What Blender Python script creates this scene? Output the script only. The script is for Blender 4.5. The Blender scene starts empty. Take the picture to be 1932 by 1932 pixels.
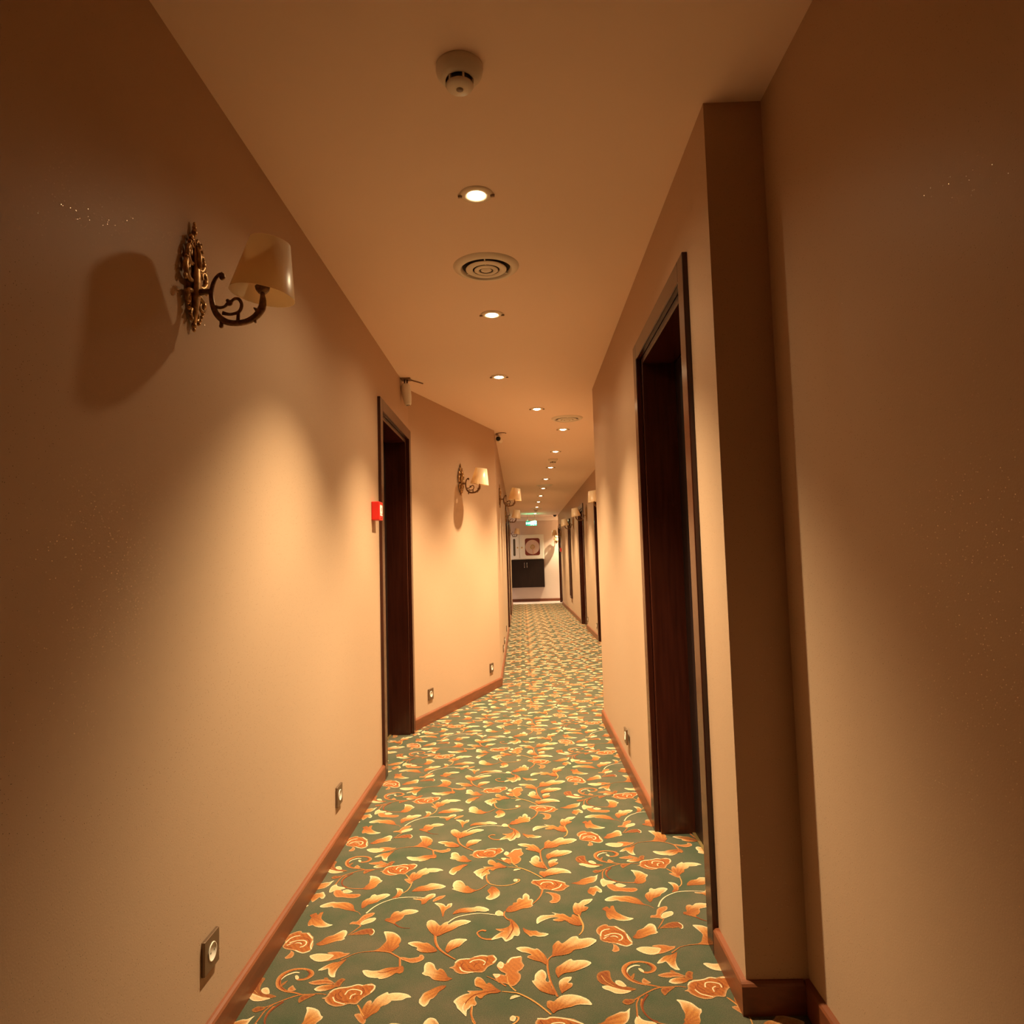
import bpy, math, random
from mathutils import Vector, Matrix
from mathutils.geometry import delaunay_2d_cdt

# ------------------------------------------------------------------ camera, world, exposure
scene = bpy.context.scene
COL = scene.collection
PI = math.pi
EYE = Vector((0, 0, 1.18))
PITCH, YAW, ROLL, FPX = 0.0705517, -0.0120405, -0.0279350, 1317.94
fwd = Vector((math.sin(YAW) * math.cos(PITCH), math.cos(YAW) * math.cos(PITCH), math.sin(PITCH)))
right = Vector((math.cos(YAW), -math.sin(YAW), 0))
up = right.cross(fwd)
r2 = math.cos(ROLL) * right + math.sin(ROLL) * up
u2 = -math.sin(ROLL) * right + math.cos(ROLL) * up
cam_data = bpy.data.cameras.new('camera')
cam_data.sensor_width = 36.0
cam_data.lens = 36.0 * FPX / 1932.0
cam_data.clip_start = 0.02
cam = bpy.data.objects.new('camera', cam_data)
COL.objects.link(cam)
m = Matrix((r2, u2, -fwd)).transposed().to_4x4()
m.translation = EYE
cam.matrix_world = m
scene.camera = cam

world = bpy.data.worlds.new('world')
scene.world = world
world.use_nodes = True
world.node_tree.nodes['Background'].inputs[0].default_value = (0.0, 0.0, 0.0, 1)
world.node_tree.nodes['Background'].inputs[1].default_value = 0.0

scene.view_settings.view_transform = 'Standard'
scene.view_settings.look = 'None'
scene.view_settings.gamma = 1.0
scene.view_settings.use_curve_mapping = False
scene.view_settings.exposure = 0.22
scene.cycles.max_bounces = 14
scene.cycles.diffuse_bounces = 10
scene.cycles.sample_clamp_indirect = 6.0
scene.cycles.caustics_reflective = False
scene.cycles.caustics_refractive = False

H = 2.459                       # ceiling height
LAMP_RGB = (1.0, 0.77, 0.45)
LAMP_W = 365.0                  # beam of each downlight
SPILL_W = 19.0                  # its wide spill
WHITE_RGB = (1.0, 0.80, 0.68)
LOBBY_W = 30.0
# ceiling downlights: (x, y)
LAMPS = [(-.122, 2.350), (-.118, 3.536), (-.121, 4.761), (.164, 5.820), (.441, 6.780), (.435, 8.164), (.432, 9.56),
         (.415, 10.914), (.415, 12.33), (.407, 13.732), (.40, 15.16), (.397, 16.587), (.397, 18.9)]

def lamp_light(name, loc, energy, color, size=math.radians(112), blend=0.75, radius=0.022):
    d = bpy.data.lights.new(name, 'SPOT')
    d.energy = energy; d.color = color; d.spot_size = size; d.spot_blend = blend; d.shadow_soft_size = radius
    o = bpy.data.objects.new(name, d); o.location = loc
    COL.objects.link(o); return o

# ------------------------------------------------------------------ helpers
def tag(o, label=None, cat=None, group=None, kind=None):
    if label: o['label'] = label
    if cat: o['category'] = cat
    if group: o['group'] = group
    if kind: o['kind'] = kind
    return o

def empty(name, loc=(0, 0, 0), rz=0.0):
    o = bpy.data.objects.new(name, None); COL.objects.link(o)
    o.location = loc; o.rotation_euler = (0, 0, rz); o.empty_display_size = .05
    return o

def children(o): return [c for c in bpy.data.objects if c.parent == o]

def copy_tree(o, parent=None):
    kids = children(o)
    c = o.copy(); COL.objects.link(c); c.parent = parent
    for k in kids: copy_tree(k, c)
    return c

class MB:
    """collects shapes of one part"""
    def __init__(s): s.v = []; s.f = []; s.mi = []; s.smooth = []
    def add(s, vs, fs, sm=False, mi=0, M=None):
        b = len(s.v)
        s.v += [tuple(M @ Vector(p)) if M else tuple(p) for p in vs]
        for f in fs: s.f.append(tuple(b + i for i in f)); s.mi.append(mi); s.smooth.append(sm)
        return s
    def box(s, a, b, mi=0, M=None):
        (x0, y0, z0), (x1, y1, z1) = a, b
        vs = [(x0, y0, z0), (x1, y0, z0), (x1, y1, z0), (x0, y1, z0), (x0, y0, z1), (x1, y0, z1), (x1, y1, z1), (x0, y1, z1)]
        return s.add(vs, [(0, 3, 2, 1), (4, 5, 6, 7), (0, 1, 5, 4), (1, 2, 6, 5), (2, 3, 7, 6), (3, 0, 4, 7)], mi=mi, M=M)
    def lathe(s, prof, n=32, M=None, sm=True, mi=0, a0=0., a1=2 * PI):
        full = abs(a1 - a0 - 2 * PI) < 1e-6
        k = n if full else n + 1
        vs = [(r * math.cos(a0 + (a1 - a0) * i / n), r * math.sin(a0 + (a1 - a0) * i / n), z) for r, z in prof for i in range(k)]
        fs = []
        for j in range(len(prof) - 1):
            for i in range(n):
                i2 = (i + 1) % k
                fs.append((j * k + i, j * k + i2, (j + 1) * k + i2, (j + 1) * k + i))
        return s.add(vs, fs, sm=sm, mi=mi, M=M)
    def tube(s, pts, rad, n=10, M=None, mi=0, flat=1.0, nrm=Vector((0, 1, 0))):
        """sweep along pts; radius per point; nrm = binormal hint, flat = scale along it"""
        pts = [Vector(p) for p in pts]
        if not isinstance(rad, (list, tuple)): rad = [rad] * len(pts)
        vs = []; fs = []
        for i, p in enumerate(pts):
            t = (pts[min(i + 1, len(pts) - 1)] - pts[max(i - 1, 0)]).normalized()
            b = nrm - t * nrm.dot(t)
            if b.length < 1e-4: b = Vector((1, 0, 0)) - t * t.x
            b.normalize(); c = t.cross(b)
            for k in range(n):
                a = 2 * PI * k / n
                vs.append(p + (c * math.cos(a) + b * math.sin(a) * flat) * rad[i])
        for i in range(len(pts) - 1):
            for k in range(n):
                k2 = (k + 1) % n
                fs.append((i * n + k, i * n + k2, (i + 1) * n + k2, (i + 1) * n + k))
        fs.append(tuple(range(n))[::-1]); fs.append(tuple((len(pts) - 1) * n + k for k in range(n)))
        return s.add(vs, fs, sm=True, mi=mi, M=M)
    def ball(s, c, r, n=12, M=None, mi=0, sc=(1, 1, 1)):
        m_ = max(6, n // 2)
        vs = [(c[0] + r * sc[0] * math.sin(PI * j / m_) * math.cos(2 * PI * i / n), c[1] + r * sc[1] * math.sin(PI * j / m_) * math.sin(2 * PI * i / n), c[2] + r * sc[2] * math.cos(PI * j / m_)) for j in range(m_ + 1) for i in range(n)]
        fs = [(j * n + i, (j + 1) * n + i, (j + 1) * n + (i + 1) % n, j * n + (i + 1) % n) for j in range(m_) for i in range(n)]
        return s.add(vs, fs, sm=True, mi=mi, M=M)
    def build(s, name, mats, parent=None, loc=None, bevel=0.0, seg=2):
        me = bpy.data.meshes.new(name)
        me.from_pydata(s.v, [], s.f)
        if not isinstance(mats, (list, tuple)): mats = [mats]
        for m_ in mats: me.materials.append(m_)
        for p, mi, sm in zip(me.polygons, s.mi, s.smooth): p.material_index = mi; p.use_smooth = sm
        me.validate(); me.update()
        o = bpy.data.objects.new(name, me); COL.objects.link(o)
        if parent: o.parent = parent
        if loc: o.location = loc
        if bevel > 0:
            b = o.modifiers.new('bevel', 'BEVEL'); b.width = bevel; b.segments = seg; b.limit_method = 'ANGLE'; b.angle_limit = math.radians(40)
        return o

def catmull(pts, n=6):
    pts = [Vector(p) for p in pts]; out = []
    for i in range(len(pts) - 1):
        p0 = pts[max(i - 1, 0)]; p1 = pts[i]; p2 = pts[i + 1]; p3 = pts[min(i + 2, len(pts) - 1)]
        for k in range(n):
            t = k / n
            out.append(0.5 * ((2 * p1) + (-p0 + p2) * t + (2 * p0 - 5 * p1 + 4 * p2 - p3) * t * t + (-p0 + 3 * p1 - 3 * p2 + p3) * t ** 3))
    out.append(pts[-1]); return out

def lerpr(r, n, k=6):
    out = []
    for i in range(len(r) - 1):
        for j in range(k): out.append(r[i] + (r[i + 1] - r[i]) * j / k)
    out.append(r[-1]); return out

# ------------------------------------------------------------------ materials
def mat(name, col, rough=0.6, metal=0.0, spec=0.5, noise=None, bump=None, emis=None, coat=0.0, trans=0.0):
    m_ = bpy.data.materials.new(name); m_.use_nodes = True
    nt = m_.node_tree; b = nt.nodes['Principled BSDF']
    b.inputs['Base Color'].default_value = (*col, 1); b.inputs['Roughness'].default_value = rough
    b.inputs['Metallic'].default_value = metal; b.inputs['Specular IOR Level'].default_value = spec
    b.inputs['Coat Weight'].default_value = coat
    b.inputs['Coat Roughness'].default_value = 0.15
    if trans: b.inputs['Transmission Weight'].default_value = trans
    if emis:
        b.inputs['Emission Color'].default_value = (*emis[0], 1); b.inputs['Emission Strength'].default_value = emis[1]
    if noise or bump:
        tc = nt.nodes.new('ShaderNodeTexCoord')
    if noise:      # (scale vector, amount)
        mp = nt.nodes.new('ShaderNodeMapping'); mp.inputs['Scale'].default_value = noise[0]
        nz = nt.nodes.new('ShaderNodeTexNoise'); nz.inputs['Scale'].default_value = 1.0; nz.inputs['Detail'].default_value = 5
        nt.links.new(tc.outputs['Object'], mp.inputs[0]); nt.links.new(mp.outputs[0], nz.inputs['Vector'])
        mx = nt.nodes.new('ShaderNodeMix'); mx.data_type = 'RGBA'
        a = noise[1]
        mx.inputs[6].default_value = (*[c * (1 - a) for c in col], 1); mx.inputs[7].default_value = (*[min(1, c * (1 + a)) for c in col], 1)
        cr = nt.nodes.new('ShaderNodeMapRange'); cr.inputs[1].default_value = .3; cr.inputs[2].default_value = .7
        nt.links.new(nz.outputs['Fac'], cr.inputs[0]); nt.links.new(cr.outputs[0], mx.inputs[0]); nt.links.new(mx.outputs[2], b.inputs['Base Color'])
    if bump:       # (scale, strength, distance)
        nb = nt.nodes.new('ShaderNodeTexNoise'); nb.inputs['Scale'].default_value = bump[0]; nb.inputs['Detail'].default_value = 3
        nt.links.new(tc.outputs['Object'], nb.inputs['Vector'])
        bp = nt.nodes.new('ShaderNodeBump'); bp.inputs['Strength'].default_value = bump[1]; bp.inputs['Distance'].default_value = bump[2]
        nt.links.new(nb.outputs['Fac'], bp.inputs['Height']); nt.links.new(bp.outputs[0], b.inputs['Normal'])
    return m_

WALL = mat('wall_paint', (.485, .332, .222), rough=.42, spec=.07, bump=(260, .12, .002))
CEIL = mat('ceiling_paint', (.88, .72, .61), rough=.9, spec=.1)
ENDW = mat('lobby_wall_paint', (.62, .53, .48), rough=.7, spec=.2)
WOODB = mat('orange_brown_wood', (.165, .048, .018), rough=.38, spec=.5, noise=((30, 3, 60), .18))
DARKW = mat('dark_stained_wood', (.045, .010, .005), rough=.22, spec=.5, noise=((60, 60, 4), .25))
DARKD = mat('dark_door_veneer', (.014, .006, .005), rough=.45, spec=.3, noise=((80, 80, 5), .3))
GOLD = mat('aged_gilt_metal', (.42, .24, .10), rough=.36, metal=.85, noise=((90, 90, 90), .45))
BRONZE = mat('antique_brass', (.20, .11, .055), rough=.42, metal=.75, noise=((120, 120, 120), .4))
SHADE = mat('cream_shade_fabric', (.86, .76, .56), rough=.32, spec=.6)
_nt = SHADE.node_tree; _p = _nt.nodes['Principled BSDF']; _o = [n for n in _nt.nodes if n.type == 'OUTPUT_MATERIAL'][0]
_t = _nt.nodes.new('ShaderNodeBsdfTranslucent'); _t.inputs[0].default_value = (1.0, .80, .52, 1)
_m = _nt.nodes.new('ShaderNodeMixShader'); _m.inputs[0].default_value = .52
_nt.links.new(_p.outputs[0], _m.inputs[1]); _nt.links.new(_t.outputs[0], _m.inputs[2]); _nt.links.new(_m.outputs[0], _o.inputs[0])
# fine glitter flakes in the wall finish: sparse mirror specks tilted at random
def add_glitter(m_):
    nt = m_.node_tree; L = nt.links.new; p = nt.nodes['Principled BSDF']; o = [n for n in nt.nodes if n.type == 'OUTPUT_MATERIAL'][0]
    tc = nt.nodes.new('ShaderNodeTexCoord'); v = nt.nodes.new('ShaderNodeTexVoronoi'); v.inputs['Scale'].default_value = 190
    L(tc.outputs['Object'], v.inputs['Vector'])
    lt = nt.nodes.new('ShaderNodeMath'); lt.operation = 'LESS_THAN'; lt.inputs[1].default_value = .13; L(v.outputs['Distance'], lt.inputs[0])
    sp = nt.nodes.new('ShaderNodeSeparateColor'); L(v.outputs['Color'], sp.inputs[0]); few = nt.nodes.new('ShaderNodeMath'); few.operation = 'GREATER_THAN'; few.inputs[1].default_value = .55; L(sp.outputs[2], few.inputs[0])
    both = nt.nodes.new('ShaderNodeMath'); both.operation = 'MULTIPLY'; L(lt.outputs[0], both.inputs[0]); L(few.outputs[0], both.inputs[1])
    sub = nt.nodes.new('ShaderNodeVectorMath'); sub.operation = 'SUBTRACT'; sub.inputs[1].default_value = (.5, .5, .77); L(v.outputs['Color'], sub.inputs[0])
    sc = nt.nodes.new('ShaderNodeVectorMath'); sc.operation = 'SCALE'; sc.inputs['Scale'].default_value = .075; L(sub.outputs[0], sc.inputs[0])
    g = nt.nodes.new('ShaderNodeNewGeometry'); ad = nt.nodes.new('ShaderNodeVectorMath'); L(g.outputs['Normal'], ad.inputs[0]); L(sc.outputs[0], ad.inputs[1])
    nm = nt.nodes.new('ShaderNodeVectorMath'); nm.operation = 'NORMALIZE'; L(ad.outputs[0], nm.inputs[0])
    gl = nt.nodes.new('ShaderNodeBsdfGlossy'); gl.inputs['Roughness'].default_value = .05; gl.inputs['Color'].default_value = (.34, .28, .22, 1); L(nm.outputs[0], gl.inputs['Normal'])
    mx = nt.nodes.new('ShaderNodeMixShader'); L(both.outputs[0], mx.inputs[0]); L(p.outputs[0], mx.inputs[1]); L(gl.outputs[0], mx.inputs[2]); L(mx.outputs[0], o.inputs[0])
add_glitter(WALL)
PLASTIC = mat('white_plastic', (.74, .68, .58), rough=.42)
STEEL = mat('brushed_steel_plate', (.22, .15, .10), rough=.35, metal=.8)
CHROME = mat('bright_metal', (.75, .72, .68), rough=.2, metal=1.0)
BLACK = mat('black_plastic', (.01, .009, .008), rough=.4)
DARKIN = mat('dark_cavity', (.02, .014, .01), rough=.9)
REDP = mat('red_plastic', (.75, .02, .015), rough=.35)
WHITEP = mat('white_print', (.85, .82, .78), rough=.5)
CABW = mat('white_enamel', (.78, .76, .70), rough=.35)
CORN = mat('white_gloss_trim', (.86, .83, .82), rough=.4)
TILE = mat('pale_tile', (.72, .62, .60), rough=.25, noise=((3, 3, 3), .06))
REDREEL = mat('red_hose_reel', (.20, .028, .018), rough=.45)
BRASS = mat('brass_fitting', (.55, .38, .15), rough=.35, metal=.8)
BULB = mat('lit_bulb_glass', (1, .9, .7), emis=((1.0, .74, .42), 26.0))
RING = mat('downlight_ring_enamel', (.74, .64, .50), rough=.5)
CLIP = mat('clip_metal', (.20, .13, .08), rough=.5, metal=.3)
EXG = mat('exit_sign_green', (.0, .10, .06), rough=.4, emis=((.0, .30, .17), .8))
EXW = mat('exit_sign_lit', (.8, 1, .9), emis=((.45, 1.0, .80), 3.2))

def carpet_material(base):
    m_ = bpy.data.materials.new('carpet_ground' if base else 'carpet_pattern'); m_.use_nodes = True
    nt = m_.node_tree; b = nt.nodes['Principled BSDF']; L = nt.links.new
    b.inputs['Roughness'].default_value = 1.0; b.inputs['Specular IOR Level'].default_value = .05
    b.inputs['Sheen Weight'].default_value = .12
    b.inputs['Sheen Roughness'].default_value = .6
    tc = nt.nodes.new('ShaderNodeTexCoord')
    n1 = nt.nodes.new('ShaderNodeTexNoise'); n1.inputs['Scale'].default_value = 420; n1.inputs['Detail'].default_value = 2
    n2 = nt.nodes.new('ShaderNodeTexNoise'); n2.inputs['Scale'].default_value = 5.0; n2.inputs['Detail'].default_value = 9; n2.inputs['Roughness'].default_value = .62
    L(tc.outputs['Object'], n1.inputs['Vector']); L(tc.outputs['Object'], n2.inputs['Vector'])
    if base:
        mx = nt.nodes.new('ShaderNodeMix'); mx.data_type = 'RGBA'
        mx.inputs[6].default_value = (.033, .050, .026, 1); mx.inputs[7].default_value = (.078, .067, .040, 1)
        r = nt.nodes.new('ShaderNodeMapRange'); r.inputs[1].default_value = .32; r.inputs[2].default_value = .68
        L(n2.outputs['Fac'], r.inputs[0]); L(r.outputs[0], mx.inputs[0]); src = mx.outputs[2]
    else:
        at = nt.nodes.new('ShaderNodeAttribute'); at.attribute_name = 'Col'; src = at.outputs['Color']
    r1 = nt.nodes.new('ShaderNodeMapRange'); r1.inputs[1].default_value = .3; r1.inputs[2].default_value = .7
    r1.inputs[3].default_value = .55 if base else .76; r1.inputs[4].default_value = 1.40 if base else 1.22
    L(n1.outputs['Fac'], r1.inputs[0])
    vm = nt.nodes.new('ShaderNodeVectorMath'); vm.operation = 'SCALE'
    L(src, vm.inputs[0]); L(r1.outputs[0], vm.inputs['Scale']); L(vm.outputs[0], b.inputs['Base Color'])
    bp = nt.nodes.new('ShaderNodeBump'); bp.inputs['Strength'].default_value = .5; bp.inputs['Distance'].default_value = .002
    L(n1.outputs['Fac'], bp.inputs['Height']); L(bp.outputs[0], b.inputs['Normal'])
    return m_
CARPET = carpet_material(True); PATTERN = carpet_material(False)

# ------------------------------------------------------------------ room shell
def struct(name, mb, mats, bevel=0.0):
    return tag(mb.build(name, mats, bevel=bevel), kind='structure')

def poly_floor(mb, pts, z0, z1, mi=0):
    n = len(pts)
    vs = [(x, y, z0) for x, y in pts] + [(x, y, z1) for x, y in pts]
    fs = [tuple(range(n))[::-1], tuple(range(n, 2 * n))] + [(i, (i + 1) % n, n + (i + 1) % n, n + i) for i in range(n)]
    mb.add(vs, fs, mi=mi)

XL, XN, XP = -.80, .712, .55       # left wall, near right wall, right wall past the pilaster
YP = 1.90                          # pilaster face
YB = -7.0
LC = (XL, 5.03); LD = (-.235, 6.75)        # left kink
RC = (.568, 5.20); RD = (1.09, 6.80)         # right kink
YE = 19.35                         # end of carpet
YW = 20.45                         # end wall
def xl_far(y): return -.235 - (y - 6.75) * .0042
def xr_far(y): return 1.09 - (y - 6.8) * .0022
T = .30                            # wall thickness

def wall_run(mb, a, b, side, openings=(), z1=H, t=T):
    """vertical wall from a to b (plan points); side=+1 body lies to the left of a->b, -1 right; openings: (d0, d1, height)"""
    a = Vector((*a, 0)); b = Vector((*b, 0)); d = (b - a); L = d.length; d.normalize()
    n = Vector((-d.y, d.x, 0)) * side
    M = Matrix((d, n, Vector((0, 0, 1)))).transposed().to_4x4(); M.translation = a
    cuts = sorted(openings); x = 0
    def bx(x0, x1, za, zb):
        if x1 - x0 > 1e-4: mb.box((x0, 0, za), (x1, t, zb), M=M)
    for o0, o1, h in cuts:
        bx(x, o0, -.02, z1); bx(o0, o1, h, z1); x = o1
    bx(x, L, -.02, z1)
    return M

# door frames are measured along the wall: outer casing width .94/1.10, head 2.145
DOORS = []
def plan_M(a, b, side):
    a = Vector((*a, 0)); b = Vector((*b, 0)); d = (b - a).normalized(); n = Vector((-d.y, d.x, 0)) * side
    M = Matrix((d, n, Vector((0, 0, 1)))).transposed().to_4x4(); M.translation = a
    return M

def door(num, M, u0, u1, label_parts=True):
    """u0,u1 outer casing edges along the wall; local y points into the wall; opening is u0+.075 .. u1-.075"""
    root = empty('door_%d' % num); root.matrix_world = M @ Matrix.Translation((u0, 0, 0)); tag(root, kind='structure')
    w = u1 - u0; ht = 2.145; c = .072; pr = .017
    f = MB()
    # casing: two legs and head, standing proud of the wall
    for x0, x1 in ((0, c), (w - c, w)): f.box((x0, -pr, 0), (x1, .006, ht))
    f.box((c, -pr, ht - c), (w - c, .006, ht))
    f.build('casing', DARKW, root, bevel=.003)
    g = MB()
    s = .03
    for x0, x1 in ((c, c + s), (w - c - s, w - c)): g.box((x0, .006, 0), (x1, .165, ht - c))
    g.box((c + s, .006, ht - c - s), (w - c - s, .165, ht - c))
    g.build('jamb', DARKW, root, bevel=.002)
    lf = MB(); lf.box((c + s + .003, .15, .008), (w - c - s - .003, .19, ht - c - s - .003))
    leaf = lf.build('door_leaf', DARKD, root, bevel=.002)
    h = MB()
    hx = c + s + .075
    h.box((hx - .02, .142, .95), (hx + .02, .15, 1.17)); h.tube([(hx, .145, 1.05), (hx, .10, 1.05), (hx + .01, .095, 1.05), (hx + .11, .095, 1.05)], .009, n=10, nrm=Vector((0, 0, 1)))
    h.build('door_handle', BRASS, leaf, bevel=.001)
    st = MB(); st.box((c + s, .138, 0.0), (w - c - s, .15, .006)); st.build('threshold_strip', BRASS, root)
    return root

op_h = 2.145 - .02
OPM = .05
# left wall, near stretch
mb = MB(); u0, u1 = 3.93 - YB, 5.028 - YB
wall_run(mb, (XL, YB), LC, +1, [(u0 + OPM, u1 - OPM, op_h)])
struct('wall_left', mb, WALL)
door(1, plan_M((XL, YB), LC, +1), u0, u1)
mb = MB(); wall_run(mb, LC, LD, +1); struct('wall_diagonal_left', mb, WALL)
# far left wall
FA = LD; FB = (xl_far(YE - .02), YE - .02)
mb = MB(); ld = [(11.85 - 6.75, 12.80 - 6.75), (14.55 - 6.75, 15.5 - 6.75)]
wall_run(mb, FA, FB, +1, [(a + OPM, b - OPM, op_h) for a, b in ld]); struct('wall_far_left', mb, WALL)
for i, (a, b) in enumerate(ld): door(2 + i, plan_M(FA, FB, +1), a, b)
# right walls
mb = MB(); wall_run(mb, (XN, YB), (XN, YP), -1, t=T); struct('wall_right', mb, WALL)
mb = MB(); rd = [(2.16 - YP, 3.18 - YP)]
wall_run(mb, (XP, YP), RC, -1, [(a + OPM, b - OPM, op_h) for a, b in rd], t=T + .16); struct('wall_right_middle', mb, WALL)
door(4, plan_M((XP, YP), RC, -1), *rd[0])
mb = MB(); wall_run(mb, RC, RD, -1); struct('wall_diagonal_right', mb, WALL)
GA = RD; GB = (xr_far(19.86), 19.86)
fr = [(9.20 - 6.8, 10.18 - 6.8), (11.95 - 6.8, 12.95 - 6.8), (18.75 - 6.8, 19.80 - 6.8)]
mb = MB(); wall_run(mb, GA, GB, -1, [(a + OPM, b - OPM, op_h) for a, b in fr]); struct('wall_far_right', mb, WALL)
for i, (a, b) in enumerate(fr): door(5 + i, plan_M(GA, GB, -1), a, b)
# lobby across the far end and the wall behind the camera
mb = MB(); mb.box((-2.8, YW, -.02), (3.2, YW + .2, H)); struct('wall_end', mb, ENDW)
mb = MB(); mb.box((-3.0, YE - .02, -.02), (-2.8, YW + .2, H)); struct('wall_lobby_side', mb, ENDW)
mb = MB(); mb.box((3.0, YE - .02, -.02), (3.2, YW, H)); struct('wall_lobby_right', mb, ENDW)
mb = MB(); mb.box((xr_far(19.85) + .302, YE - .02, -.02), (3.0, YE + .1, H)); struct('wall_lobby_return', mb, ENDW)
mb = MB(); mb.box((-2.8, YE - .02, -.02), (xl_far(YE) - .31, YE + .1, H)); struct('wall_lobby_near', mb, ENDW)
mb = MB(); mb.box((-1.1, YB - .2, -.02), (1.1, YB, H)); struct('wall_back', mb, WALL)
# ceiling
mb = MB(); mb.box((-3.2, YB - .2, H), (3.3, YW + .2, H + .1)); struct('ceiling', mb, CEIL)
# cornice
mb = MB(); mb.box((-2.8, YW - .05, H - .11), (3.0, YW, H)); struct('trim_1', mb, CORN, bevel=.012)
# end of carpet floor
mb = MB(); mb.box((-2.8, YE, -.06), (3.0, YW, .001)); struct('floor_tiled', mb, TILE)

# baseboards
def base_run(mb, a, b, side, gaps=(), end0=0.0, end1=0.0):
    M = plan_M(a, b, side); L = (Vector(b) - Vector(a)).length; x = -end0
    segs = []
    for g0, g1 in sorted(gaps): segs.append((x, g0)); x = g1
    segs.append((x, L + end1))
    for s0, s1 in segs:
        if s1 - s0 < .005: continue
        t, h = .016, .082
        prof = [(0, 0), (-t, 0), (-t, h - .010), (-t + .004, h - .0045), (-t + .010, h - .001), (0, h)]
        vs = [(s0, y, z) for y, z in prof] + [(s1, y, z) for y, z in prof]; n = len(prof)
        fs = [(i, i + 1, n + i + 1, n + i) for i in range(n - 1)] + [tuple(range(n))[::-1], tuple(range(n, 2 * n))]
        mb.add(vs, fs, M=M)
mb = MB(); base_run(mb, (XL, YB), LC, +1, [(u0, u1)]); struct('baseboard_left', mb, WOODB)
mb = MB(); base_run(mb, LC, LD, +1, end0=0, end1=.006); struct('baseboard_diagonal_left', mb, WOODB)
mb = MB(); base_run(mb, FA, FB, +1, ld, end0=.0); struct('baseboard_far_left', mb, WOODB)
mb = MB(); base_run(mb, (XN, YB), (XN, YP), -1); struct('baseboard_right', mb, WOODB)
mb = MB(); base_run(mb, (XN - .016, YP), (XP, YP), -1, end1=.016); struct('baseboard_pilaster', mb, WOODB)
mb = MB(); base_run(mb, (XP, YP), RC, -1, rd, end1=.01); struct('baseboard_right_middle', mb, WOODB)
mb = MB(); base_run(mb, GA, GB, -1, fr); struct('baseboard_far_right', mb, WOODB)
mb = MB(); base_run(mb, (-2.8, YW), (3.0, YW), +1); struct('baseboard_end', mb, WOODB)
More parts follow.
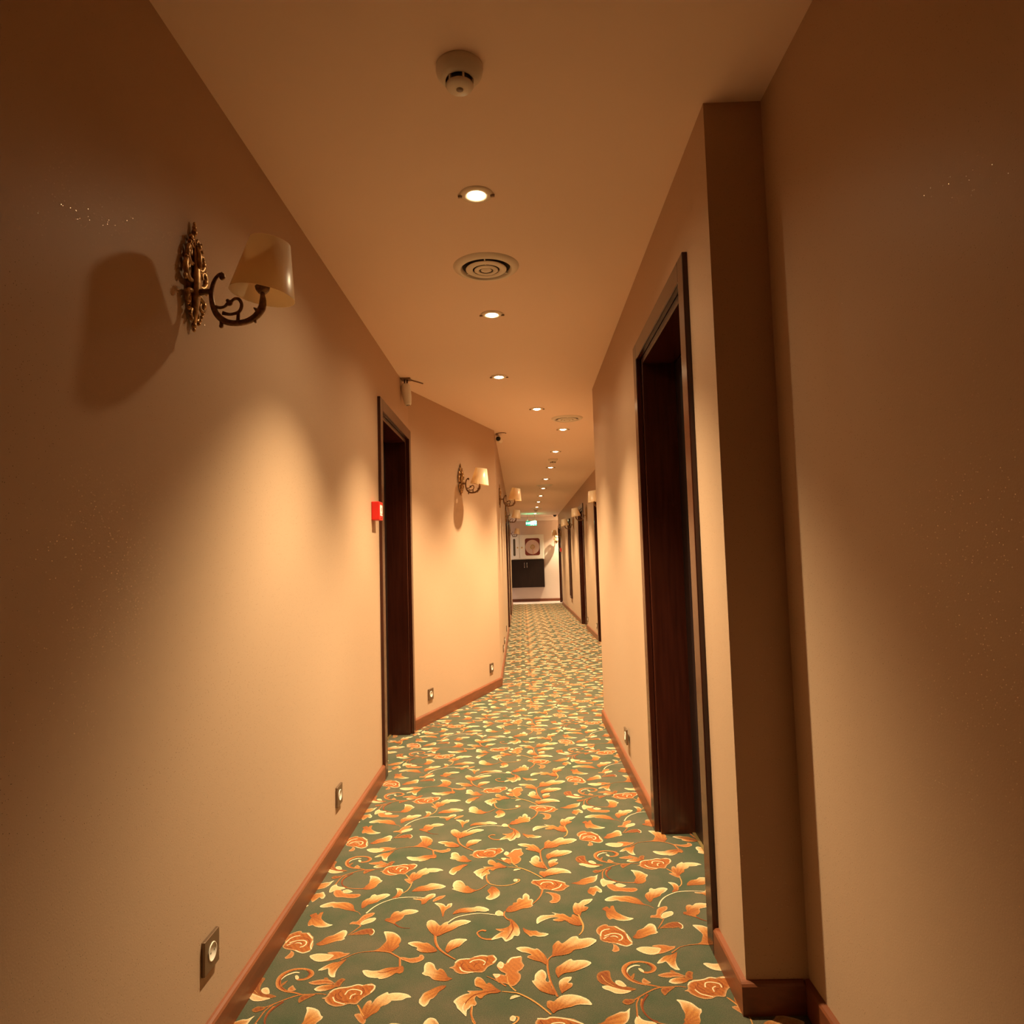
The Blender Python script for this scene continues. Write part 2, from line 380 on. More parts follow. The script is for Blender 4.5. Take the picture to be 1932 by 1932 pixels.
MOTIFS = [
('C',[264,2614,257,2617,254,2637,253,2660,266,2685,275,2664,290,2658,303,2655,311,2644,293,2635,277,2633],None),
('C',[303,2629,319,2638,333,2629,345,2617,330,2607,312,2609],None),
('O',[380,2587,375,2599,352,2600,329,2602,312,2609,304,2625,293,2635,277,2636,273,2622,277,2602,293,2577,316,2577,340,2570,360,2568,374,2576],None),
('L',[199,2582,207,2598,212,2611,223,2611,236,2623,244,2606,252,2593,251,2571,242,2569,233,2583,227,2562,218,2543,210,2560,202,2565],None),
('L',[143,2645,176,2658,185,2675,209,2689,224,2698,237,2697,252,2714,247,2698,244,2675,233,2652,210,2642,194,2631,168,2635,158,2642],None),
('L',[371,2640,385,2631,406,2632,421,2651,424,2677,434,2691,435,2703,429,2705,417,2728,400,2739,377,2745,385,2727,386,2706,389,2685,385,2668,380,2662,381,2653],None),
('o',[288,2750,282,2720,285,2690,301,2660,325,2646,350,2641,376,2639],[5.6,5.1,4.6,3.7,3.3,3.7,5.4]),
('L',[393,2470,381,2485,371,2516,352,2535,330,2541,308,2539,291,2545,267,2533,252,2516,259,2506,276,2504,297,2512,305,2501,324,2500,347,2487,370,2478],None),
('o',[386,2475,399,2467,411,2449],[2.7,1.9,1.5]),
('L',[405,2491,398,2515,396,2541,406,2559,417,2566,420,2587,429,2595,438,2584,456,2595,474,2597,488,2587,472,2563,457,2551,450,2535,432,2523,421,2519,414,2499],None),
('c',[428,2458,444,2497,465,2527,489,2547,514,2561,548,2566,586,2564,614,2559],[4.2,3.5,3.1,2.8,2.8,2.8,2.4,2.4]),
('L',[507,2562,522,2572,530,2604,524,2627,510,2636,496,2637,503,2625,508,2608,508,2583,494,2560],None),
('y',[530,2599,543,2620,549,2654,547,2683],[3.6,3.7,3.7,3.8]),
('o',[-449,2680,-458,2715,-474,2746],[4.7,6.5,4.4]),
('O',[-450,1886,-463,1902,-478,1924,-462,1929,-452,1916,-440,1904,-439,1886],None),
('L',[-446,1901,-459,1930,-460,1954,-454,1978,-445,1983,-440,1975,-440,1963,-432,1993,-419,2008,-405,2019,-402,2009,-389,2014,-369,2013,-348,2006,-334,1991,-349,1990,-359,1980,-375,1979,-390,1979,-388,1975,-398,1961,-411,1956,-416,1932,-430,1921,-440,1904],None),
('y',[-477,1964,-463,1939,-449,1916],[2.8,2.8,2.4]),
('L',[235,2452,255,2471,264,2451,268,2470,279,2475,279,2450,283,2428,301,2406,318,2392,336,2386,317,2373,294,2371,276,2378,266,2389,254,2380,247,2397,246,2418,249,2437],None),
('R',[202,2317,212,2338,231,2352,242,2351,245,2341,262,2340,271,2340,282,2322,291,2315,296,2293,304,2270,307,2250,306,2234,287,2220,271,2225,253,2238,236,2242,219,2249,209,2262,211,2286,204,2297],None),
('c',[213,2282,219,2307,232,2320,246,2323],[3.2,3.2,3.3,3.3]),
('c',[225,2282,249,2295,271,2292,280,2277,276,2261,266,2255],[3.2,3.2,3.2,3.2,3.2,3.2]),
('c',[257,2239,271,2229,288,2222,305,2234],[3.1,3.1,3.1,3.1]),
('c',[264,2338,279,2320,291,2304],[3.3,3.3,3.2]),
('c',[296,2291,298,2262,306,2242],[3.2,3.2,3.1]),
('c',[221,2267,238,2279,258,2280,266,2272],[3.2,3.2,3.2,3.2]),
('d',[214,2261,222,2257,244,2252],[2.5,2.5,2.5]),
('d',[251,2310,273,2305,288,2283,289,2258],[2.5,2.5,2.5,2.5]),
('d',[231,2273,252,2285,269,2278],[2.5,2.5,2.5]),
('O',[242,2238,247,2230,243,2210,237,2199,244,2190,260,2196,262,2213,256,2229],None),
('L',[310,2270,325,2290,332,2309,343,2317,352,2321,364,2336,376,2351,387,2350,394,2339,395,2319,392,2304,397,2298,387,2288,373,2286,358,2276,340,2265,324,2261],None),
('O',[387,2387,392,2403,411,2404,419,2439,428,2451,449,2462,459,2459,454,2438,439,2424,426,2406,427,2387,429,2373,419,2383,401,2388],None),
('C',[423,2392,432,2413,448,2424,466,2428,471,2418,465,2402,449,2391,430,2380],None),
('o',[430,2378,417,2351,400,2319],[4.4,3.6,2.5]),
('D',[402,2319,422,2338,436,2351,456,2359,474,2356,483,2340,481,2320,471,2314,467,2325,452,2321,430,2322],None),
('c',[473,2353,481,2338,479,2320,473,2317],[2.2,2.2,2.2,2.2]),
('L',[-492,2408,-487,2422,-475,2421,-475,2445,-468,2464,-455,2469,-448,2460,-434,2477,-415,2479,-394,2473,-384,2464,-396,2451,-414,2444,-430,2440,-432,2419,-443,2401,-452,2397,-451,2381,-462,2388,-475,2396],None),
('d',[-454,2386,-437,2367,-419,2357,-398,2355],[4.9,3.4,2.2,1.5]),
('L',[-433,2606,-426,2628,-408,2649,-385,2654,-374,2670,-355,2669,-327,2657,-310,2642,-324,2628,-342,2624,-359,2619,-374,2610,-400,2610,-417,2608],None),
('L',[-383,2509,-387,2540,-416,2549,-420,2557,-391,2553,-380,2561,-370,2581,-356,2589,-343,2588,-341,2567,-351,2554,-364,2539,-369,2519],None),
('O',[-348,2533,-341,2554,-328,2569,-303,2576,-313,2552,-329,2538,-343,2528],None),
('L',[-299,2418,-307,2457,-318,2491,-333,2510,-340,2519,-322,2519,-306,2511,-294,2490,-291,2510,-275,2517,-276,2490,-290,2475,-297,2456,-296,2432],None),
('L',[-438,2216,-492,2223,-474,2238,-466,2260,-459,2280,-469,2309,-480,2337,-466,2337,-447,2332,-430,2316,-417,2295,-413,2274,-418,2258,-413,2249,-422,2234,-430,2218],None),
('O',[434,2217,418,2215,403,2224,386,2226,370,2224,360,2218,380,2209,372,2190,354,2171,374,2176,390,2180,411,2192,427,2203],None),
('C',[388,2205,368,2213,343,2217,326,2216,310,2206,319,2192,334,2178,354,2171,375,2180,382,2193],None),
('L',[432,2187,425,2165,416,2136,415,2111,420,2091,407,2093,396,2108,391,2126,387,2137,375,2128,358,2126,372,2147,391,2166,409,2169],None),
('o',[347,2015,323,2024,295,2033,274,2050,263,2071,259,2095,265,2116,283,2133,304,2138,324,2135,341,2124,348,2108,342,2092,328,2084,314,2086,306,2100],[3.9,6.3,9.4,13.5,15.2,14.6,13.1,10.8,8.3,8.3,10.7,13.0,11.3,8.9,8.9,9.8]),
('c',[265,2084,274,2105,293,2119,309,2118],[2.3,4.2,4.9,2.6]),
('y',[290,2131,308,2136,324,2131],[1.7,2.3,1.7]),
('d',[331,2128,341,2113,339,2099],[3.0,3.6,2.6]),
('d',[265,2102,265,2074,278,2050,295,2034],[2.3,2.9,2.9,2.2]),
('O',[301,2046,309,2059,315,2049,327,2035,314,2029,301,2033],None),
('D',[271,2060,282,2077,288,2082,283,2060,276,2050],None),
('C',[300,2104,307,2106,315,2095,315,2084,306,2088],None),
('o',[418,2011,398,2016,370,2014,346,2013,325,2004,303,1989,280,1971,267,1961],[2.2,3.1,4.4,4.7,4.6,4.3,4.3,3.9]),
('D',[233,1953,243,1966,255,1964,270,1964,266,1950,249,1940,238,1944],None),
('D',[346,2002,352,2011,370,2014,389,2013,375,2001,363,1989,352,1975,346,1989],None),
('o',[283,1973,271,1946,267,1916,264,1891],[4.3,3.9,4.1,4.4]),
('d',[307,1984,291,1957,284,1933,285,1907,297,1881,313,1871],[5.5,4.2,3.6,3.5,3.5,3.5]),
('O',[430,2061,420,2069,410,2079,394,2083,374,2081,348,2070,358,2061,379,2056,398,2061,415,2059],None),
('d',[424,2063,402,2071,378,2070,357,2067],[1.9,1.6,1.3,1.0]),
('L',[437,2048,434,2055,419,2058,399,2056,383,2050,374,2037,381,2030,394,2026,413,2030,424,2035],None),
('D',[426,2062,432,2078,442,2087,454,2081,447,2064,445,2046,432,2045,426,2051],None),
('D',[388,2090,398,2092,406,2079,392,2080],None),
('D',[283,2007,261,2018,246,2021,231,2032,221,2042,217,2062,219,2096,203,2097,186,2089,178,2074,178,2053,188,2033,201,2028,219,2016,243,2005,266,2000],None),
('y',[192,2073,201,2046,222,2022],[2.3,1.9,1.3]),
('C',[270,2000,249,1989,235,1987,220,1990,206,2003,193,2009,186,2022,201,2028,219,2017,243,2005],None),
('C',[257,2021,248,2041,240,2050,228,2048,226,2037,234,2025,247,2018],None),
('R',[-584,1995,-571,2001,-569,2020,-560,2032,-547,2045,-527,2044,-516,2047,-500,2057,-482,2051,-469,2056,-458,2059,-446,2048,-443,2028,-453,2009,-467,1994,-474,1979,-480,1964,-502,1969,-517,1959,-536,1957,-554,1966,-570,1982,-572,1991],None),
('c',[-522,2009,-517,2028,-500,2032,-480,2023,-478,2007],[2.9,2.9,2.9,2.9,2.9]),
('c',[-553,2000,-542,1981,-522,1971,-512,1968],[2.9,2.8,2.8,2.8]),
('c',[-567,2020,-557,2035,-534,2041,-515,2046,-497,2054,-482,2049],[2.9,2.9,2.9,2.9,2.9,2.9]),
('c',[-469,2052,-451,2050,-446,2038,-453,2016],[2.9,2.9,2.9,2.9]),
('c',[-503,1989,-503,2005,-493,2012],[2.8,2.9,2.9]),
('d',[-549,2013,-542,1993,-523,1980,-507,1980],[2.2,2.2,2.2,2.2]),
('d',[-494,1992,-495,2001,-484,2004],[2.2,2.2,2.2]),
('d',[-480,2039,-472,2023,-474,2004],[2.3,2.2,2.2]),
('d',[-537,2028,-541,2012,-526,1993],[2.3,2.2,2.2]),
('o',[-578,2180,-564,2193,-547,2209,-527,2218,-506,2222,-480,2224,-442,2217,-419,2200,-398,2181],[5.2,3.8,2.5,2.1,3.2,4.6,5.3,5.2,5.9]),
('O',[-406,2187,-391,2188,-372,2180,-356,2183,-343,2188,-344,2198,-335,2199,-327,2186,-328,2171,-343,2158,-362,2155,-380,2165,-395,2175],None),
('o',[-401,2185,-396,2158,-392,2136],[6.2,6.2,6.8]),
('L',[-385,2143,-399,2136,-420,2135,-436,2131,-450,2120,-471,2119,-489,2125,-501,2122,-490,2101,-476,2088,-459,2084,-446,2084,-441,2077,-426,2081,-411,2091,-398,2108,-387,2102,-378,2111,-379,2128],None),
('d',[-395,2129,-417,2119,-440,2109,-453,2113],[3.0,3.4,2.3,1.3]),
('L',[-229,2073,-246,2082,-251,2096,-263,2119,-274,2125,-279,2114,-286,2125,-293,2147,-307,2159,-319,2154,-322,2137,-317,2109,-324,2102,-313,2091,-298,2087,-287,2070,-268,2064,-248,2061],None),
('L',[-244,2041,-260,2042,-275,2033,-291,2020,-305,2008,-309,1992,-313,1980,-311,1964,-295,1947,-287,1958,-282,1982,-276,1983,-268,1997,-264,2013,-250,2028],None),
('R',[-249,2127,-233,2134,-232,2152,-219,2168,-204,2173,-187,2173,-177,2182,-154,2189,-141,2184,-128,2188,-118,2189,-107,2166,-114,2144,-134,2127,-141,2106,-151,2099,-172,2102,-192,2095,-212,2094,-228,2107,-233,2120],None),
('c',[-216,2130,-208,2112,-193,2104,-174,2102],[3.0,3.0,3.0,3.0]),
('c',[-188,2151,-176,2163,-155,2164,-141,2149,-147,2138],[3.0,3.1,3.1,3.0,3.0]),
('c',[-231,2152,-219,2168,-189,2171],[3.1,3.1,3.1]),
('c',[-177,2180,-154,2187,-137,2183],[3.1,3.1,3.1]),
('c',[-120,2185,-110,2166,-120,2148],[3.1,3.1,3.0]),
('d',[-174,2128,-170,2143,-160,2150],[2.3,2.4,2.4]),
('d',[-207,2151,-212,2133,-200,2115],[2.4,2.4,2.3]),
('d',[-136,2175,-138,2156,-143,2134],[2.4,2.4,2.3]),
('d',[-192,2125,-172,2110,-154,2117],[2.3,2.3,2.3]),
('R',[0,2663,11,2680,29,2676,43,2684,77,2677,98,2673,113,2661,126,2652,125,2635,141,2624,126,2610,117,2591,96,2584,73,2593,53,2602,33,2600,28,2623,13,2640,1,2649],None),
('c',[34,2639,45,2656,71,2657,81,2640],[3.3,3.3,3.3,3.3]),
('c',[74,2598,100,2614,112,2641],[3.3,3.3,3.3]),
('c',[6,2676,29,2674,43,2680,77,2674,113,2657,123,2649],[3.4,3.4,3.4,3.4,3.3,3.3]),
('d',[13,2669,21,2651,31,2631],[2.9,2.9,2.9]),
('d',[54,2621,60,2635,70,2637],[2.9,2.9,2.9]),
('d',[89,2659,96,2636,85,2620],[2.9,2.9,2.9]),
('o',[40,2600,34,2563,21,2527,3,2497],[8.2,6.1,4.8,3.5]),
('O',[47,2578,62,2569,72,2550,73,2524,60,2510,69,2497,89,2501,101,2523,102,2554,90,2568,73,2577,58,2580],None),
('L',[-89,2447,-87,2464,-78,2486,-66,2490,-64,2508,-51,2510,-51,2530,-41,2545,-31,2529,-31,2560,-20,2578,-6,2554,-9,2528,1,2533,7,2520,1,2497,5,2484,-7,2470,-34,2466,-53,2450,-72,2443],None),
('C',[-91,2428,-101,2448,-111,2458,-121,2451,-125,2432,-115,2420,-103,2422,-93,2419],None),
('o',[-91,2450,-94,2428,-86,2404,-74,2390],[4.2,5.0,4.9,6.4]),
('L',[-269,2436,-262,2459,-248,2474,-225,2480,-200,2479,-186,2490,-164,2482,-148,2469,-144,2457,-159,2450,-184,2456,-196,2452,-220,2447,-239,2449,-255,2442],None),
('c',[-290,2363,-274,2389,-257,2412,-237,2425,-207,2435,-178,2439,-149,2435,-122,2427],[3.4,3.8,3.8,3.5,3.1,2.7,2.7,2.7]),
('o',[-102,2299,-123,2279,-146,2278,-164,2289,-176,2313,-171,2325,-160,2331,-149,2326],[16.3,10.8,7.2,6.1,5.1,5.5,8.5,9.2]),
('L',[-81,2400,-69,2399,-53,2371,-43,2344,-39,2309,-45,2290,-59,2295,-63,2277,-74,2267,-85,2259,-92,2276,-97,2286,-112,2278,-132,2271,-120,2295,-102,2316,-89,2324,-102,2320,-116,2332,-119,2339,-98,2337,-80,2346,-71,2363,-74,2386],None),
('d',[-69,2381,-62,2340,-72,2298,-83,2273],[2.2,3.3,2.9,1.4]),
('L',[-32,2344,-20,2330,-4,2321,12,2322,23,2309,39,2307,53,2300,40,2287,20,2284,2,2293,-7,2285,-16,2300,-27,2317],None),
('L',[-143,2636,-127,2624,-113,2596,-112,2564,-124,2544,-144,2530,-159,2538,-161,2551,-146,2571,-154,2587,-159,2604,-150,2620],None),
('L',[-196,2608,-217,2618,-232,2644,-240,2641,-247,2664,-259,2685,-276,2689,-287,2672,-288,2643,-280,2623,-290,2621,-271,2607,-243,2589,-220,2585,-206,2595],None),
('o',[-201,2603,-181,2619,-160,2651],[5.4,3.3,2.9]),
('y',[-167,2743,-166,2701,-158,2665,-138,2645,-107,2636,-73,2644,-47,2666,-43,2683,-55,2686],[5.7,4.7,4.2,4.2,3.8,4.2,5.1,5.1,4.2]),
('C',[-66,2681,-58,2692,-48,2683,-52,2666,-63,2668],None),
('L',[-89,2009,-104,2001,-120,2002,-135,1994,-144,1977,-154,1985,-157,1993,-163,1978,-154,1959,-158,1947,-169,1951,-172,1939,-180,1930,-178,1903,-189,1918,-196,1928,-206,1940,-210,1955,-220,1968,-209,1986,-190,2001,-175,2003,-187,2015,-166,2014,-138,2015,-149,2028,-165,2035,-169,2065,-162,2079,-150,2075,-139,2058,-134,2044,-126,2051,-116,2040,-105,2024],None),
('d',[-105,2014,-132,2008,-161,1997,-179,1975,-187,1954],[2.5,2.8,3.1,2.8,1.8]),
('c',[-187,1960,-191,1940,-180,1910],[1.8,2.4,1.5]),
('y',[-89,2009,-63,2004,-44,1999,-18,1979,4,1957,23,1933,42,1906],[3.1,4.1,5.0,5.3,5.2,5.1,4.4]),
('C',[-67,1972,-63,1987,-50,1992,-36,1986,-47,1982,-57,1976],None),
('o',[-167,1945,-168,1921,-161,1895,-153,1877],[3.7,4.5,4.7,4.4]),
('O',[-62,2032,-76,2042,-86,2046,-102,2050,-111,2074,-120,2093,-95,2090,-83,2083,-79,2090,-96,2104,-109,2130,-99,2155,-89,2147,-82,2136,-76,2161,-62,2176,-34,2180,-34,2149,-26,2130,-34,2109,-46,2099,-36,2085,-38,2061,-48,2041,-56,2032],None),
('c',[-76,2146,-66,2168,-51,2173,-36,2177],[3.0,4.4,5.1,4.1]),
('C',[-109,2130,-99,2155,-89,2147,-86,2132,-92,2115],None),
('C',[-119,2093,-95,2090,-97,2080,-107,2070],None),
('y',[-50,2009,-64,2029,-72,2049,-76,2079],[4.7,4.1,3.2,2.0]),
('o',[-78,2032,-94,2049,-115,2067,-134,2081],[4.8,3.9,3.2,2.0]),
('o',[63,1980,53,2021,46,2055,42,2092,41,2128,44,2157,58,2179],[6.2,5.7,5.8,5.9,5.7,5.1,4.1]),
('L',[39,2128,25,2146,4,2155,-19,2170,-15,2181,-2,2185,-21,2197,-38,2202,-54,2222,-38,2230,-16,2228,5,2215,13,2219,22,2207,35,2183,42,2157],None),
('L',[55,2171,60,2209,60,2233,79,2263,89,2242,98,2250,123,2282,141,2283,144,2266,180,2274,202,2257,175,2225,150,2213,124,2207,112,2188,90,2179,68,2176],None),
('L',[69,2064,62,2092,65,2116,83,2133,96,2148,112,2160,117,2149,135,2153,155,2151,172,2137,159,2120,137,2106,113,2093,89,2089,76,2077],None),
('L',[59,1986,40,1993,17,2007,6,2026,-2,2043,-6,2055,2,2056,3,2083,13,2100,24,2109,34,2096,37,2075,32,2055,40,2045,44,2058,48,2038,47,2022,56,2012],None),
('L',[75,1992,69,2024,70,2050,85,2067,108,2071,105,2056,94,2041,108,2041,107,2026,92,2010,81,2001],None),
('L',[48,1909,41,1926,32,1938,33,1962,43,1965,52,1959,60,1971,75,1986,98,1990,121,1984,144,1968,155,1941,137,1944,114,1945,98,1936,79,1931,60,1923],None),
('L',[162,2349,146,2345,124,2359,115,2373,107,2383,92,2374,69,2380,69,2391,93,2397,68,2403,46,2390,29,2377,14,2359,14,2396,30,2418,59,2417,80,2421,62,2438,95,2422,104,2427,128,2395,135,2423,157,2399,159,2371],None),
('L',[160,2403,140,2423,138,2466,149,2501,160,2490,177,2517,197,2521,215,2524,199,2493,175,2474,195,2464,180,2440,167,2436,162,2417],None),
('y',[154,2418,160,2380,164,2349,159,2314,146,2289],[4.2,5.6,6.2,4.7,3.2]),
('o',[-310,2318,-306,2280,-295,2243,-280,2218,-260,2195,-232,2168],[7.3,8.3,8.2,7.0,5.9,3.4]),
('L',[-307,2299,-331,2330,-346,2365,-347,2393,-336,2404,-321,2396,-304,2368,-299,2363,-291,2381,-276,2392,-276,2367,-255,2393,-228,2401,-198,2389,-214,2373,-236,2361,-251,2344,-263,2331,-276,2323,-296,2303],None),
('L',[-291,2215,-307,2208,-340,2210,-358,2225,-355,2237,-374,2246,-392,2263,-378,2272,-356,2272,-341,2263,-328,2264,-312,2247,-299,2231],None),
('L',[-259,2202,-269,2218,-266,2250,-258,2274,-236,2285,-202,2279,-216,2260,-225,2240,-240,2229,-252,2217],None),
]
# ------------------------------------------------------------------ carpet (floor) with woven leaf pattern
DEEP = (.135, .028, .005); ORNG = (.265, .078, .012); GOLDEN = (.37, .172, .042); CREAM = (.47, .33, .165); PALE = (.54, .42, .26)
def mixc(a, b, t):
    t = max(0., min(1., t)); return tuple(a[i] + (b[i] - a[i]) * t for i in range(3))
def ptseg(p, a, b):
    ax, ay = a; bx, by = b; dx, dy = bx - ax, by - ay; l = dx * dx + dy * dy
    t = 0 if l == 0 else max(0, min(1, ((p[0] - ax) * dx + (p[1] - ay) * dy) / l))
    return math.hypot(p[0] - ax - t * dx, p[1] - ay - t * dy)
def inside(p, poly):
    c = False; j = len(poly) - 1
    for i in range(len(poly)):
        if (poly[i][1] > p[1]) != (poly[j][1] > p[1]) and p[0] < (poly[j][0] - poly[i][0]) * (p[1] - poly[i][1]) / (poly[j][1] - poly[i][1]) + poly[i][0]: c = not c
        j = i
    return c
def chaikin(poly):
    out = []
    for i in range(len(poly)):
        a = poly[i]; b = poly[(i + 1) % len(poly)]
        out.append((a[0] * .8 + b[0] * .2, a[1] * .8 + b[1] * .2)); out.append((a[0] * .2 + b[0] * .8, a[1] * .2 + b[1] * .8))
    return out
def leaf_color(kind, p, d, base, far, ad):
    t = math.hypot(p[0] - base[0], p[1] - base[1]) / far
    e = min(1.0, d / .0065)                      # 0 at the outline, 1 inside
    s = .5 + .5 * math.sin(p[0] * 410 + p[1] * 260)
    r = .5 + .5 * math.sin(math.atan2(p[1] - base[1], p[0] - base[0]) * 26)      # veins fan out from the base
    r2_ = math.exp(-((ad / .22) ** 2))                                            # midrib
    if kind == 'L':
        c = mixc(mixc(DEEP, ORNG, .35 + t * .9), GOLDEN, t * .9 - .25 + .30 * r)
        c = mixc(c, CREAM, (t - .62) * 1.7 + max(0., min(.6, ad * 3.0)) * min(1., t * 1.6))
        c = mixc(c, DEEP, max(0., -math.sin(math.atan2(p[1] - base[1], p[0] - base[0]) * 26)) * .35 * e * (1 - t * .7))
        c = mixc(c, DEEP, .55 * r2_ * e * (1 - t))
        return mixc(c, PALE, (1 - e) * (.45 + .62 * t) + (t - .80) * 2.0)
    if kind == 'C': return mixc(GOLDEN, PALE, .30 + (1 - e) * .45 + t * .25)
    if kind == 'O': return mixc(mixc(DEEP, ORNG, .7 + .4 * s), CREAM, (1 - e) * .35 + .1 * t)
    if kind == 'D': return mixc(DEEP, GOLDEN, (1 - e) * .35 + .15 * s)
    if kind == 'R': return mixc(mixc(DEEP, ORNG, .45 + .5 * s), CREAM, (1 - e) * .55)
    return ORNG
STROKE = {'o': ORNG, 'c': PALE, 'y': GOLDEN, 'd': DEEP}
def tile_mesh(step):
    V = []; F = []; Cc = []; z = .0006
    for kind, flat, ws in MOTIFS:
        z += .000006
        pts = [(flat[i] / 1000, flat[i + 1] / 1000) for i in range(0, len(flat), 2)]
        if ws:
            n = 5 if step < .01 else 2
            pp = catmull([(x, y, 0) for x, y in pts], n); ww = lerpr(ws, 0, n); b = len(V)
            for i, p in enumerate(pp):
                t = pp[min(i + 1, len(pp) - 1)] - pp[max(i - 1, 0)]; t.normalize(); nn = Vector((-t.y, t.x, 0)) * (ww[i] / (1500 if kind in 'cd' else 2000))
                col = STROKE[kind]
                V.append((p.x + nn.x, p.y + nn.y, z)); V.append((p.x, p.y, z)); V.append((p.x - nn.x, p.y - nn.y, z))
                lt = mixc(col, CREAM, .30 if kind in 'oy' else 0)
                Cc += [lt, col, mixc(col, DEEP, .25)]
            for i in range(len(pp) - 1):
                a = b + 3 * i
                F += [(a, a + 1, a + 4, a + 3), (a + 1, a + 2, a + 5, a + 4)]
            continue
        base = pts[0]; far = max(math.hypot(p[0] - base[0], p[1] - base[1]) for p in pts)
        if kind == 'R':
            cx = sum(p[0] for p in pts) / len(pts); cy = sum(p[1] for p in pts) / len(pts); base = (cx, cy)
        tip = max(pts, key=lambda q: math.hypot(q[0] - base[0], q[1] - base[1])); aim = math.atan2(tip[1] - base[1], tip[0] - base[0])
        poly = chaikin(pts) if step < .01 else pts
        xs = [p[0] for p in poly]; ys = [p[1] for p in poly]
        grid = []
        if step < .02:
            y = min(ys); k = 0
            while y < max(ys):
                x = min(xs) + (step / 2 if k % 2 else 0)
                while x < max(xs):
                    if inside((x, y), poly) and min(ptseg((x, y), poly[i - 1], poly[i]) for i in range(len(poly))) > step * .45: grid.append((x, y))
                    x += step
                y += step; k += 1
        n = len(poly)
        r = delaunay_2d_cdt([Vector(p) for p in poly + grid], [(i, (i + 1) % n) for i in range(n)], [list(range(n))], 1, 1e-6)
        b = len(V)
        for p in r[0]:
            d = min(ptseg(p, poly[i - 1], poly[i]) for i in range(n))
            ad = math.atan2(p.y - base[1], p.x - base[0]) - aim
            ad = (ad + PI) % (2 * PI) - PI
            V.append((p.x, p.y, z)); Cc.append(leaf_color(kind, (p.x, p.y), d, base, far, ad))
        for f in r[2]: F.append(tuple(b + i for i in f))
    return V, F, Cc
fine = tile_mesh(.0042); mid = tile_mesh(.015); coarse = tile_mesh(.5)
V = []; F = []; Cc = []; MI = []
outline = [(-.86, YB), (.78, YB), (.78, 1.95), (.86, 1.95), (.86, 5.0), (1.25, 7.0), (1.25, 12), (1.4, YE - .004), (-.5, YE - .004), (-.5, 6.6), (-.86, 5.4), (-1.05, 5.0), (-1.05, 3.9), (-.86, 3.9)]
n = len(outline)
V = [(x, y, 0) for x, y in outline] + [(x, y, -.06) for x, y in outline]
F = [tuple(range(n)), tuple(range(2 * n - 1, n - 1, -1))] + [(i, n + i, n + (i + 1) % n, (i + 1) % n) for i in range(n)]
Cc = [(.1, .1, .06)] * (2 * n); MI = [0] * len(F)
PX, PY = .9915, .7845
def clipx(y):
    if y < 5.1: return -.93, .70
    if y < 6.9: return -.8 + (y - 5.1) * .3, .70 + (y - 5.1) * .3
    return -.40, 1.2
for j in range(-3, 24):
    for i in range(-2, 3):
        y0 = 2.35 + j * PY
        src = fine if 1.0 < y0 < 4.6 else (mid if y0 < 7.5 else coarse)
        sv, sf, sc = src
        ox, oy = i * PX, j * PY
        x0l, x1l = clipx(y0)
        if ox + .55 < x0l or ox - .95 > x1l: continue
        keep = {}
        for f in sf:
            cx = sv[f[0]][0] + ox; cy = sv[f[0]][1] + oy
            lo, hi = clipx(cy)
            if cx < lo or cx > hi or cy > YE - .02 or cy < YB: continue
            if any(sv[k][1] + oy > YE - .006 for k in f): continue
            nf = []
            for k in f:
                if k not in keep:
                    keep[k] = len(V); V.append((sv[k][0] + ox, sv[k][1] + oy, sv[k][2])); Cc.append(sc[k])
                nf.append(keep[k])
            F.append(tuple(nf)); MI.append(1)
me = bpy.data.meshes.new('floor'); me.from_pydata(V, [], F)
me.materials.append(CARPET); me.materials.append(PATTERN)
me.polygons.foreach_set('material_index', MI)
ca = me.color_attributes.new('Col', 'FLOAT_COLOR', 'POINT')
ca.data.foreach_set('color', [c for q in Cc for c in (*q, 1.0)])
# all the pattern faces look up
me.update()
fl = bpy.data.objects.new('floor', me); COL.objects.link(fl); tag(fl, kind='structure')

# ------------------------------------------------------------------ downlights
def make_downlight():
    root = empty('downlight')
    r = MB(); r.lathe([(.030, -.001), (.031, -.0045), (.038, -.0065), (.052, -.0055), (.058, -.002), (.0585, .0)], 40)
    r.build('ring', RING, root)
    b = MB(); b.lathe([(.0001, -.0125), (.012, -.0115), (.022, -.0085), (.028, -.004), (.0298, -.001)], 32)
    b.build('bulb', BULB, root)
    for s in (-1, 1):
        c = MB(); c.box((s * .056 - .008, -.006, -.010), (s * .056 + .008, .004, -.004)); c.build('spring_clip', CLIP, root, bevel=.001)
    return root
dl = make_downlight()
where = ['between the smoke detector and the large round vent', 'just past the large round vent', 'third from the near end, level with the white camera',
         'fourth from the near end, where the row bends right', 'just past the vent near the right wall corner', 'sixth in the row, before the second smoke detector',
         'just behind the second smoke detector', 'eighth in the row, before the small far vent', 'just past the small far vent', 'tenth in the row towards the exit sign',
         'eleventh in the row towards the exit sign', 'twelfth in the row, before the far smoke detector', 'last of the row, in front of the green exit sign']
for i, (x, y) in enumerate(LAMPS):
    o = dl if i == 0 else copy_tree(dl)
    o.location = (x, y, H)
    tag(o, 'glowing ceiling downlight, ' + where[i], 'ceiling light', 'recessed downlights in a row along the corridor ceiling')
    lamp_light('downlight_beam', (x, y, H - .020), LAMP_W, LAMP_RGB, size=math.radians(92), blend=.95)
    lamp_light('downlight_spill', (x, y, H - .020), SPILL_W, LAMP_RGB, size=math.radians(152), blend=.7)
for lx, ly in ((1.42, 19.98),):
    o = copy_tree(dl); o.location = (lx, ly, H); tag(o, 'recessed ceiling downlight in the cross passage, beyond the right wall end', 'ceiling light')
    lamp_light('downlight_beam', (lx, ly, H - .02), LAMP_W * .8, LAMP_RGB, size=math.radians(105), blend=.7)
lamp_light('lobby_lamp', (-1.2, 19.95, H - .02), LOBBY_W * 3, WHITE_RGB, size=math.radians(160), blend=1, radius=.1)

